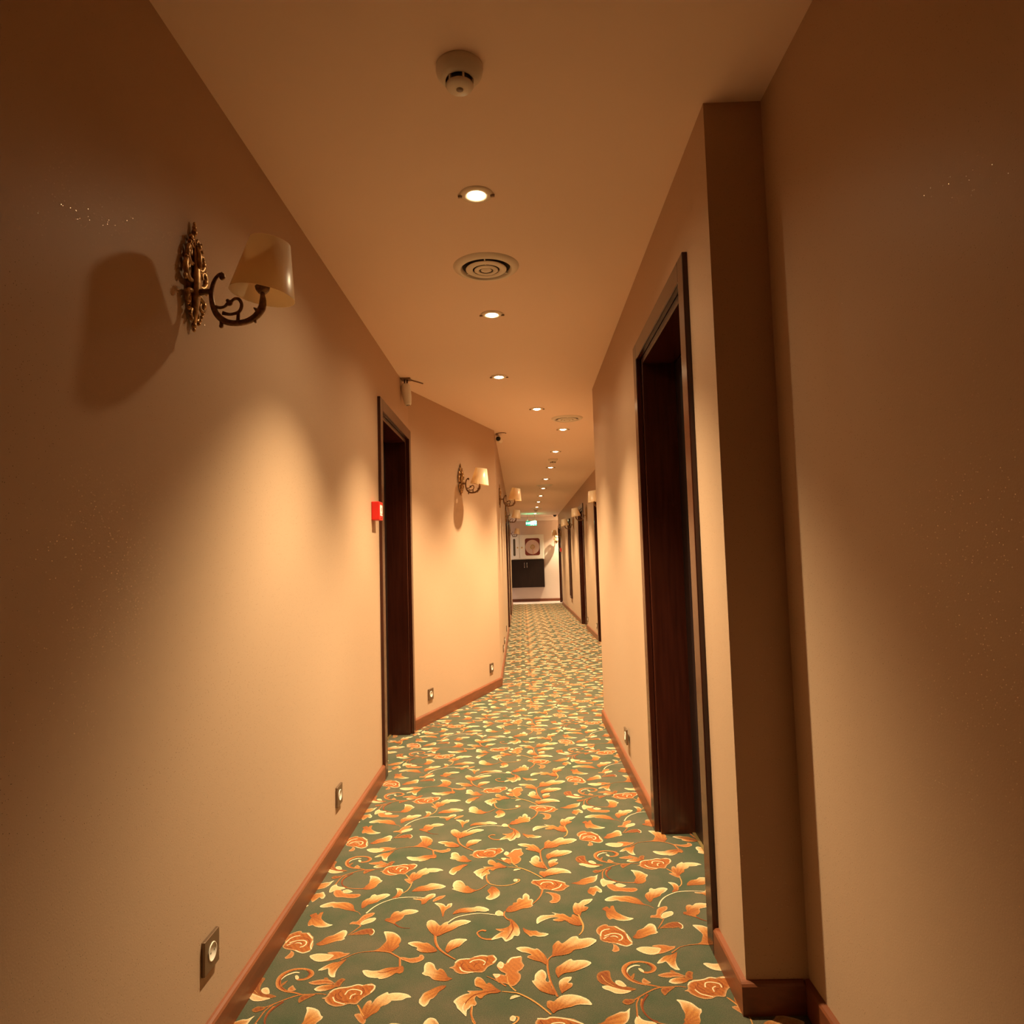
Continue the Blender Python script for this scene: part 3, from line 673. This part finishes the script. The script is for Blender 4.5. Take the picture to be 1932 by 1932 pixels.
# ------------------------------------------------------------------ round vents
def make_vent():
    root = empty('ceiling_vent')
    f = MB(); f.lathe([(.104, -.001), (.1095, -.014), (.113, -.016), (.132, -.010), (.141, -.004), (.143, 0)], 64); f.build('outer_ring', PLASTIC, root)
    b = MB(); b.lathe([(.0001, -.0008), (.104, -.0008)], 48); b.build('dark_backing', DARKIN, root)
    for ri, ro, z in ((.058, .089, -.0135), (.030, .052, -.0165)):
        c = MB(); c.lathe([(ri, z - .001), (ri + .002, z - .004), (ro - .003, z - .002), (ro, z), (ro - .002, z + .0015), (ri, z - .001)], 56); c.build('cone_ring', PLASTIC, root)
    c = MB(); c.lathe([(.0001, -.021), (.010, -.021), (.013, -.019), (.022, -.0185), (.025, -.017), (.020, -.014), (.008, -.013), (.008, -.001)], 32); c.build('hub', PLASTIC, root)
    for k in range(3):
        c = MB(); c.box((.008, -.0025, -.012), (.105, .0025, -.008), M=Matrix.Rotation(k * 2 * PI / 3 + .5, 4, 'Z')); c.build('spoke', PLASTIC, root)
    return root
vt = make_vent()
for i, (x, y, w) in enumerate(((-.118, 2.948, 'large and nearest, between first and second downlights'), (.447, 6.257, 'near the right wall corner, before the fifth downlight'),
                               (.424, 11.813, 'seen as a flat ellipse beyond the second smoke detector'), (.394, 17.05, 'tiny and far, above the exit sign end'))):
    o = vt if i == 0 else copy_tree(vt)
    o.location = (x, y, H); tag(o, 'round ringed ceiling vent, ' + w, 'air vent', 'round ceiling air vents')

# ------------------------------------------------------------------ smoke detectors
def make_smoke():
    root = empty('smoke_detector')
    b = MB(); b.lathe([(.060, 0), (.061, -.010), (.058, -.022), (.050, -.030)], 48); b.build('base', PLASTIC, root)
    c = MB(); c.lathe([(.050, -.030), (.046, -.036), (.036, -.038)], 40); c.build('collar', PLASTIC, root)
    d = MB(); d.lathe([(.033, -.036), (.033, -.050)], 36); d.build('sensor_slot', BLACK, root)
    for k in range(6):
        a = k * PI / 3 + .35; rb = MB(); rb.box((-.0025, .031, -.051), (.0025, .037, -.036), M=Matrix.Rotation(a, 4, 'Z')); rb.build('rib', PLASTIC, root)
    e = MB(); e.lathe([(.035, -.049), (.036, -.052), (.032, -.058), (.010, -.061), (.0001, -.061)], 40); cp = e.build('cap', PLASTIC, root)
    g = MB(); g.lathe([(.009, -.060), (.009, -.0625), (.0001, -.063)], 20); g.build('test_button', mat('grey_button', (.25, .20, .16), rough=.5), cp)
    return root
sm = make_smoke()
for i, (x, y, w) in enumerate(((-.125, 1.72, 'large and nearest to the viewer'), (.43, 8.79, 'between the sixth and seventh downlights'), (.385, 17.35, 'small and far, just before the last downlight'))):
    o = sm if i == 0 else copy_tree(sm)
    o.location = (x, y, H); tag(o, 'round white ceiling smoke detector, ' + w, 'smoke detector', 'ceiling smoke detectors')

# ------------------------------------------------------------------ wall sconces (local x = out of the wall, y = along it, z up)
def make_sconce():
    root = empty('wall_sconce')
    # filigree back plate
    p = MB()
    NX = Vector((1, 0, 0))
    p.tube([(.010, 0, -.118), (.013, 0, -.08), (.016, 0, -.03), (.016, 0, .02), (.012, 0, .07), (.008, 0, .11)], [.005, .010, .016, .013, .007, .004], n=12, nrm=NX, flat=.6)
    p.tube([(.004, 0, -.10), (.004, 0, -.02), (.004, 0, .10)], [.006, .022, .008], n=12, nrm=NX, flat=.35)
    for s in (-1, 1):
        def sc(pts, r): p.tube([(x, y * s, z) for x, y, z in catmull(pts, 5)], lerpr(r, 0, 5), n=8, nrm=NX, flat=.8)
        sc([(.010, .006, .035), (.012, .030, .030), (.013, .044, .050), (.012, .036, .070), (.012, .024, .062), (.012, .028, .050)], [.006, .007, .007, .006, .005, .006])
        sc([(.010, .006, -.010), (.012, .036, -.012), (.014, .054, .008), (.013, .048, .030), (.012, .034, .024), (.012, .038, .012)], [.006, .008, .008, .007, .005, .006])
        sc([(.010, .006, -.035), (.012, .030, -.040), (.013, .046, -.052), (.012, .040, -.070), (.011, .026, -.064), (.011, .030, -.054)], [.005, .007, .007, .006, .004, .005])
        sc([(.010, .004, .075), (.010, .018, .080), (.010, .024, .095), (.010, .014, .104), (.010, .009, .094)], [.004, .005, .005, .004, .004])
        sc([(.010, .004, -.085), (.010, .016, -.082), (.010, .020, -.096), (.010, .010, -.104)], [.004, .005, .005, .004])
        for y, z, r in ((.052, .010, .009), (.044, -.052, .008), (.042, .052, .008), (.020, .090, .006), (.056, -.014, .007)): p.ball((.014, y * s, z), r, n=10, sc=(.7, 1, 1.25))
        for k in range(5): p.ball((.013, (.050 - k * .006) * s, .036 + k * .015), .0055, n=8)
        for k in range(4): p.ball((.012, (.040 - k * .007) * s, -.075 - k * .011), .005, n=8)
    for z, r in ((.118, .009), (.130, .007), (.140, .005), (-.118, .008), (-.129, .0055)): p.ball((.009, 0, z), r, n=10, sc=(.8, 1, 1.1))
    p.tube([(.010, 0, .02), (.020, 0, .03), (.021, 0, .06), (.014, 0, .085)], [.008, .009, .007, .003], n=8)
    for s in (-1, 1): p.box((0, -.004 + s * .02, -.03), (.010, .004 + s * .02, .05))
    p.build('backplate', GOLD, root)
    # curved arm
    a = MB()
    a.tube([(.010, 0, -.035), (.030, 0, -.0345), (.0525, 0, -.0336)], [.010, .0075, .007], n=12)
    C = [(.081, 0, .0005), (.0800, 0, .0075), (.0740, 0, .0095), (.0660, 0, .0040), (.0570, 0, -.0110), (.0521, 0, -.0336), (.0538, 0, -.0614), (.0641, 0, -.0895), (.0829, 0, -.1085), (.1067, 0, -.1155), (.1372, 0, -.1130), (.161, 0, -.1010), (.1764, 0, -.0811), (.1795, 0, -.0621), (.179, 0, -.0481), (.1785, 0, -.0376)]
    R_ = [.0055, .0050, .0042, .0042, .0050, .0058, .0066, .0078, .0080, .0072, .0074, .0086, .0096, .0082, .0058, .0056]
    a.tube(catmull(C, 5), lerpr(R_, 0, 5), n=14)
    a.ball((.0785, 0, .0015), .0072, n=12)
    a.tube([(.080, 0, .008), (.0775, 0, .0155)], [.003, .0008], n=8)
    a.tube(catmull([(.076, 0, -.102), (.077, 0, -.113), (.0765, 0, -.122)], 4), [.005] * 9, n=8); a.ball((.0765, 0, -.122), .0055, n=10)
    a.tube([(.158, 0, -.106), (.162, 0, -.1165)], [.006, .002], n=8)
    a.tube([(.166, 0, -.086), (.157, 0, -.078)], [.006, .0015], n=8)
    arm = a.build('arm', BRONZE, root)
    s_ = MB()
    s_.tube(catmull([(.062, 0, -.072), (.0726, 0, -.0752), (.0845, 0, -.0729), (.0947, 0, -.0628), (.1032, 0, -.0600)], 5), lerpr([.004, .004, .0035, .0045, .004], 0, 5), n=10)
    s_.ball((.0965, 0, -.0650), .0085, n=10, sc=(1, .7, .8)); s_.ball((.0925, 0, -.0585), .0050, n=10)
    s_.tube(catmull([(.1000, 0, -.0640), (.105, 0, -.0570), (.113, 0, -.0535), (.1215, 0, -.0570), (.1270, 0, -.0708), (.1203, 0, -.0870), (.0998, 0, -.0930), (.080, 0, -.0890)], 5), lerpr([.004, .0036, .004, .0042, .0042, .0042, .0036, .005], 0, 5), n=10)
    s_.tube([(.119, 0, -.088), (.1175, 0, -.110)], [.004, .005], n=8)
    s_.build('inner_scroll', BRONZE, arm)
    # lamp holder and cup
    h = MB(); T0 = Matrix.Translation((.1785, 0, 0))
    h.lathe([(.0001, -.042), (.010, -.042), (.016, -.034), (.018, -.026), (.013, -.022), (.0001, -.022)], 24, M=T0)
    h.lathe([(.009, -.022), (.010, -.020), (.010, .022), (.0001, .022)], 20, M=T0)
    h.build('lamp_holder', BRONZE, root)
    b = MB(); b.lathe([(.006, .022), (.0145, .038), (.015, .052), (.007, .072), (.0001, .080)], 20, M=T0); b.build('candle_bulb', mat('frosted_glass', (.7, .6, .45), rough=.4), root)
    sh = MB()
    zb, zt, rb, rt, t = -.048, .088, .078, .049, .0014
    T1 = T0 @ Matrix.Translation((0, 0, -.045)) @ Matrix.Rotation(math.radians(8.5), 4, 'Y') @ Matrix.Translation((0, 0, .045))
    sh.lathe([(rb, zb), (rt, zt), (rt - t, zt), (rb - t, zb), (rb, zb)], 64, M=T1)
    shade = sh.build('lamp_shade', SHADE, root)
    g = MB()
    for k in range(3):
        aa = k * 2 * PI / 3 + .4
        g.tube([(.1785 + .009 * math.cos(aa), .009 * math.sin(aa), .020), (.1785 + .053 * math.cos(aa), .053 * math.sin(aa), .026)], .0012, n=6)
    g.build('shade_spider', BRONZE, shade)
    return root
sconce = make_sconce()
dd = Vector((LD[0] - LC[0], LD[1] - LC[1])).normalized()
rz_diag = math.atan2(-dd.x, dd.y)
def pt_diag(y):
    t = (y - LC[1]) / (LD[1] - LC[1]); return LC[0] + (LD[0] - LC[0]) * t
SC = [((XL, 1.675, 1.90), 0, 'large and nearest, high on the left wall'),
      ((pt_diag(5.92), 5.92, 1.885), rz_diag, 'on the angled wall past the left doorway'),
      ((xl_far(8.0), 8.0, 1.93), 0, 'first on far left wall beyond the corner camera'),
      ((xl_far(11.4), 11.4, 1.93), 0, 'second on far left wall, before the first door'),
      ((xl_far(17.3), 17.3, 1.90), 0, 'last on far left wall, before the hose cabinet'),
      ((xr_far(8.55), 8.55, 1.93), PI, 'mostly hidden behind the right wall corner'),
      ((xr_far(11.35), 11.35, 1.93), PI, 'on far right wall, shade in front of a door'),
      ((xr_far(14.15), 14.15, 1.92), PI, 'on far right wall beside the tall narrow panel'),
      ((xr_far(18.45), 18.45, 1.88), PI, 'on far right wall before the last door'),
      ((1.03, YW, 1.80), -PI / 2, 'farthest, on the end wall right of the hose cabinet')]
for i, (loc, rz, w) in enumerate(SC):
    o = sconce if i == 0 else copy_tree(sconce)
    o.location = loc; o.rotation_euler = (0, 0, rz)
    tag(o, 'gilt sconce with cream shade, ' + w, 'wall lamp', 'gilt wall sconces with cream shades')

# ------------------------------------------------------------------ wall sockets
def make_socket():
    root = empty('wall_socket')
    p = MB(); p.box((0, -.0405, -.0405), (.009, .0405, .0405)); p.build('plate', STEEL, root, bevel=.0015)
    R = Matrix.Rotation(PI / 2, 4, 'Y')
    w = MB(); w.lathe([(.0215, .0), (.0225, .0095), (.0215, .0112), (.0195, .0108), (.0190, .0096), (.0001, .0096)], 36, M=R); ins = w.build('socket_insert', PLASTIC, root)
    for s in (-1, 1):
        h = MB(); h.lathe([(.0024, .0098), (.0001, .0099)], 12, M=Matrix.Translation((0, s * .0095, 0)) @ R); h.build('pin_hole', BLACK, ins)
    return root
sk = make_socket()
SO = [((XL, 1.785, .241), 0, 'square metal wall socket low on the left wall, nearest the viewer'),
      ((XL, 3.0, .222), 0, 'square metal wall socket low on the left wall before the doorway'),
      ((pt_diag(5.295), 5.295, .208), rz_diag, 'wall socket on the angled left wall close to the doorway'),
      ((pt_diag(6.52), 6.52, .208), rz_diag, 'wall socket on the angled left wall near its far corner'),
      ((xl_far(8.0), 8.0, .20), 0, 'brassy wall socket on the far left wall just past the corner'),
      ((xl_far(8.6), 8.6, .22), 0, 'faint wall socket on the far left wall, second past the corner'),
      ((xl_far(10.04), 10.04, .23), 0, 'faint wall socket on the far left wall, third past the corner'),
      ((XP, 3.93, .205), PI, 'narrow-looking wall socket low on the right wall past the doorway'),
      ((xr_far(10.4), 10.4, .20), PI, 'small wall socket on the far right wall just past its first door'),
      ((xr_far(11.8), 11.8, .18), PI, 'small wall socket on the far right wall just before its second door')]
for i, (loc, rz, lab) in enumerate(SO):
    o = sk if i == 0 else copy_tree(sk)
    o.location = loc; o.rotation_euler = (0, 0, rz); tag(o, lab, 'wall socket', 'low wall sockets')

# ------------------------------------------------------------------ fire alarm call points
def call_point(loc, rz, label):
    root = empty('fire_call_point', loc, rz); tag(root, label, 'fire alarm', 'red fire alarm call points')
    b = MB(); b.box((0, -.046, -.05), (.044, .046, .05)); b.build('housing', REDP, root, bevel=.004)
    g = MB(); g.box((.0435, -.030, -.026), (.0452, .030, .032)); w = g.build('glass_panel', WHITEP, root, bevel=.0008)
    k = MB()
    k.tube([(.0455, .0, .018), (.0455, 0, .004)], .0022, n=8); k.add([(.0457, -.008, .005), (.0457, .008, .005), (.0457, 0, -.006)], [(0, 1, 2)])
    for s in (-1, 1): k.box((.0452, s * .017 - .008, -.018), (.0458, s * .017 + .008, -.014))
    k.build('printed_symbol', REDP, w)
    l = MB(); l.lathe([(.004, .0445), (.004, .0462), (.0001, .0464)], 12, M=Matrix.Translation((0, 0, -.038)) @ Matrix.Rotation(PI / 2, 4, 'Y')); l.build('key_slot', BLACK, root)
    return root
call_point((XL, 3.775, 1.472), 0, 'red fire alarm call point on the left wall beside the doorway')
call_point((xr_far(18.55), 18.62, 1.45), PI, 'tiny red fire alarm call point by the farthest right door')

# ------------------------------------------------------------------ cameras
root = empty('security_camera', (-.770, 4.74, H)); tag(root, 'white bullet security camera hanging under the ceiling above the left doorway', 'security camera', 'corridor security cameras')
b = MB(); b.box((-.028, -.035, -.010), (.040, .035, 0)); b.build('mounting_plate', STEEL, root, bevel=.002)
b = MB(); b.tube([(-.004, 0, -.008), (-.004, 0, -.046)], .006, n=10); b.tube([(.014, 0, -.008), (.012, 0, -.046)], .006, n=8); b.build('bracket', STEEL, root)
TM = Matrix.Translation((.000, 0, -.036)) @ Matrix.Rotation(math.radians(-7), 4, 'Y')
b = MB(); b.lathe([(.0001, .004), (.018, .0), (.030, -.012), (.033, -.05), (.031, -.095), (.023, -.142), (.019, -.150), (.0001, -.150)], 28, M=TM); body = b.build('housing', CABW, root)
b = MB(); b.lathe([(.013, -.149), (.013, -.1525), (.0001, -.153)], 20, M=TM); b.build('lens', mat('grey_glass', (.35, .3, .25), rough=.2), body)
b = MB(); b.tube([(.03, .01, -.006), (.105, .125, -.006)], .004, n=8); b.build('cable', BRONZE, root)
root = empty('security_camera', (-.175, 6.95, H)); tag(root, 'small white bullet security camera with dark lens at the far end of the angled wall', 'security camera', 'corridor security cameras')
b = MB(); b.lathe([(.024, 0), (.024, -.008), (.0001, -.010)], 20, M=Matrix.Translation((-.02, .01, 0))); b.tube([(-.02, .01, -.006), (-.018, .008, -.035)], .006, n=8); b.build('bracket', PLASTIC, root)
TM = Matrix.Translation((-.01, .08, -.052)) @ Matrix.Rotation(math.radians(90), 4, 'X') @ Matrix.Rotation(math.radians(-8), 4, 'Y')
b = MB(); b.lathe([(.0001, -.01), (.024, -.008), (.029, .0), (.029, .115), (.027, .12), (.023, .118)], 24, M=TM); body = b.build('housing', PLASTIC, root)
b = MB(); b.lathe([(.0235, .117), (.012, .122), (.0001, .123)], 24, M=TM); b.build('lens', BLACK, body)
b = MB(); b.tube(catmull([(-.05, -.03, -.004), (-.02, -.08, -.004), (.03, -.09, -.004), (.055, -.06, -.004)], 5), .0035, n=8); b.build('cable', BRONZE, root)
root = empty('ceiling_sensor', (.97, 19.75, H)); tag(root, 'small dark dome sensor on the ceiling at the far right corner', 'ceiling sensor')
b = MB(); b.lathe([(.055, 0), (.055, -.014), (.048, -.02)], 28); b.build('base', mat('brown_plastic', (.10, .03, .02), rough=.4), root)
b = MB(); b.lathe([(.044, -.018), (.038, -.038), (.020, -.052), (.0001, -.056)], 24); b.build('dome', BLACK, root)

# ------------------------------------------------------------------ tall narrow panel on the far right wall
root = empty('wall_panel', (xr_far(15.3), 15.3, .35), PI); tag(root, 'tall narrow dark wooden wall panel hung on the far right wall between doors', 'wall panel')
b = MB()
for a, c in (((0, -.22, 0), (.032, -.175, 1.72)), ((0, .175, 0), (.032, .22, 1.72)), ((0, -.175, 0), (.032, .175, .05)), ((0, -.175, 1.67), (.032, .175, 1.72))): b.box(a, c)
b.build('frame', DARKW, root, bevel=.003)
b = MB(); b.box((0, -.175, .05), (.014, .175, 1.67)); b.build('panel', DARKD, root)

# ------------------------------------------------------------------ exit sign
root = empty('exit_sign', (.286, 19.02, 2.199)); tag(root, 'lit green emergency exit sign hanging from the ceiling at the corridor end', 'exit sign')
b = MB(); b.box((-.15, -.012, -.062), (.15, .012, .062)); box_ = b.build('light_box', EXG, root, bevel=.003)
b = MB()
# running figure in a doorway, text bars and a right arrow
y = -.0135
def rect(x0, z0, x1, z1): b.box((x0, y, z0), (x1, -.012, z1))
rect(-.012, -.05, .004, .05); rect(-.012, .038, .060, .05); rect(.048, -.05, .060, .05)
b.ball((.034, y + .001, .028), .010, n=10, sc=(1, .25, 1))
b.tube([(.028, y, .016), (.020, y, -.010)], .008, n=8); b.tube([(.022, y, -.010), (.040, y, -.024), (.040, y, -.044)], .005, n=8); b.tube([(.020, y, -.010), (.006, y, -.030), (-.008, y, -.032)], .005, n=8)
b.tube([(.026, y, .012), (.042, y, .004)], .004, n=8); b.tube([(.026, y, .012), (.010, y, .006)], .004, n=8)
rect(.078, -.007, .118, .007); b.add([(.110, y, .028), (.110, y, -.028), (.140, y, 0)], [(0, 1, 2)])
b.build('pictogram', EXW, box_)
tx = bpy.data.curves.new('lettering', 'FONT'); tx.body = 'EXIT'; tx.size = .075; tx.extrude = .0008; tx.align_x = 'CENTER'; tx.align_y = 'CENTER'
to = bpy.data.objects.new('lettering', tx); COL.objects.link(to); to.parent = box_; to.location = (-.080, -.0128, 0); to.rotation_euler = (PI / 2, 0, 0); to.scale = (.85, 1.1, 1); tx.materials.append(EXW)
bpy.context.view_layer.update()
tm = bpy.data.meshes.new_from_object(to.evaluated_get(bpy.context.evaluated_depsgraph_get())); bpy.data.objects.remove(to)
to = bpy.data.objects.new('lettering', tm); COL.objects.link(to); to.parent = box_; to.location = (-.080, -.0128, 0); to.rotation_euler = (PI / 2, 0, 0); to.scale = (.85, 1.1, 1)
for s in (-1, 1):
    b = MB(); b.tube([(s * .1, 0, .060), (s * .1, 0, H - 2.199)], .003, n=8); b.build('hanger_rod', STEEL, root)
eg = bpy.data.lights.new('exit_glow', 'AREA'); eg.shape = 'RECTANGLE'; eg.size = .26; eg.size_y = .02; eg.energy = .9; eg.color = (.05, 1.0, .50)
eo = bpy.data.objects.new('exit_glow', eg); COL.objects.link(eo); eo.location = (.286, 19.02, 2.266); eo.rotation_euler = (PI, 0, 0)

# ------------------------------------------------------------------ fire hose cabinet and dark cupboard on the end wall
Y0 = YW - .16
root = empty('fire_hose_cabinet', (.17, YW, 1.225)); tag(root, 'white fire hose cabinet with round-cornered window on the end wall, above the dark cupboard', 'fire cabinet')
W2 = .485; HH = .715
b = MB(); b.box((-W2, -.16, 0), (W2, -.002, HH)); b.build('box', CABW, root, bevel=.004)
def rrect(cx, cz, w, h, r, n=6):
    out = []
    for qx, qz, a0 in ((1, 1, 0), (-1, 1, PI / 2), (-1, -1, PI), (1, -1, 3 * PI / 2)):
        for k in range(n + 1):
            a = a0 + PI / 2 * k / n; out.append((cx + qx * (w / 2 - r) + r * math.cos(a), cz + qz * (h / 2 - r) + r * math.sin(a)))
    return out
def plate(mb, x0, x1, z0, z1, y0, y1, hole=None, mi=0):
    """door sheet with a rounded hole"""
    if not hole: mb.box((x0, y0, z0), (x1, y1, z1)); return
    outer = [(x0, z0), (x1, z0), (x1, z1), (x0, z1)]
    r = delaunay_2d_cdt([Vector(p) for p in outer + hole], [(i, (i + 1) % 4) for i in range(4)] + [(4 + i, 4 + (i + 1) % len(hole)) for i in range(len(hole))], [], 1, 1e-6)
    fs = []
    for f in r[2]:
        c = (sum(r[0][i].x for i in f) / len(f), sum(r[0][i].y for i in f) / len(f))
        if not inside(c, hole): fs.append(tuple(f))
    nn = len(r[0])
    mb.add([(p.x, y0, p.y) for p in r[0]] + [(p.x, y1, p.y) for p in r[0]], fs + [tuple(nn + i for i in f)[::-1] for f in fs])
    k = len(hole)
    mb.add([(p[0], y0, p[1]) for p in hole] + [(p[0], y1, p[1]) for p in hole], [(i, (i + 1) % k, k + (i + 1) % k, k + i) for i in range(k)])
    mb.add([(p[0], y0, p[1]) for p in outer] + [(p[0], y1, p[1]) for p in outer], [(i, (i + 1) % 4, 4 + (i + 1) % 4, 4 + i) for i in range(4)])
b = MB(); plate(b, -W2 + .02, -.235, .02, HH - .02, -.185, -.165, rrect(-.375, .355, .065, .50, .032)); dl_ = b.build('narrow_door', CABW, root)
b = MB(); b.box((-.408, -.166, .105), (-.342, -.1605, .605)); b.build('window', mat('smoked_glass', (.10, .085, .06), rough=.15), dl_)
b = MB(); b.lathe([(.022, 0), (.020, .012), (.0001, .014)], 20, M=Matrix.Translation((-.285, -.185, .345)) @ Matrix.Rotation(PI / 2, 4, 'X')); b.build('latch', BRASS, dl_)
b = MB(); plate(b, -.225, W2 - .02, .02, HH - .02, -.185, -.165, rrect(.15, .36, .43, .50, .06)); dr = b.build('wide_door', CABW, root)
b = MB(); b.lathe([(.024, 0), (.022, .012), (.0001, .014)], 20, M=Matrix.Translation((-.160, -.185, .345)) @ Matrix.Rotation(PI / 2, 4, 'X')); b.build('latch', BRASS, dr)
b = MB(); b.box((-.065, -.1645, .11), (.365, -.1605, .61)); b.build('window_backing', REDREEL, root)
b = MB(); RM = Matrix.Translation((.15, -.1645, .355)) @ Matrix.Rotation(PI / 2, 4, 'X')
b.lathe([(.0001, .001), (.205, .001), (.207, .006), (.200, .009), (.190, .006), (.080, .004), (.0001, .004)], 48, M=RM); reel = b.build('hose_reel', mat('pink_white_reel', (.62, .44, .38), rough=.4), root)
b = MB(); b.lathe([(.040, .005), (.066, .009), (.070, .012), (.045, .014), (.040, .006)], 32, M=RM); b.lathe([(.0001, .012), (.018, .012), (.020, .004)], 20, M=RM); b.build('reel_hub', BRASS, reel)
b = MB(); b.tube([(.16, -.176, .35), (.215, -.176, .325)], .009, n=8); b.tube([(.15, -.176, .33), (.17, -.175, .14)], .012, n=8); b.build('nozzle', mat('pale_hose', (.55, .28, .2), rough=.5), reel)
for sx in (-1, 1):
    pass
root = empty('wall_cupboard', (.17, YW, .415)); tag(root, 'dark brown two-door cupboard hung on the end wall under the white cabinet', 'cupboard')
b = MB(); b.box((-.475, -.15, 0), (.475, -.002, .80)); b.build('carcass', DARKD, root, bevel=.002)
for s in (-1, 1):
    b = MB(); x0, x1 = (-.475, -.002) if s < 0 else (.002, .475)
    b.box((x0, -.17, .003), (x1, -.152, .797)); d_ = b.build('cupboard_door', DARKD, root, bevel=.002)
    b = MB(); hx = s * .036 - .06; b.tube([(hx, -.17, .72), (hx, -.195, .715), (hx, -.195, .575), (hx, -.17, .57)], .006, n=8, nrm=Vector((1, 0, 0))); b.build('handle', CHROME, d_)
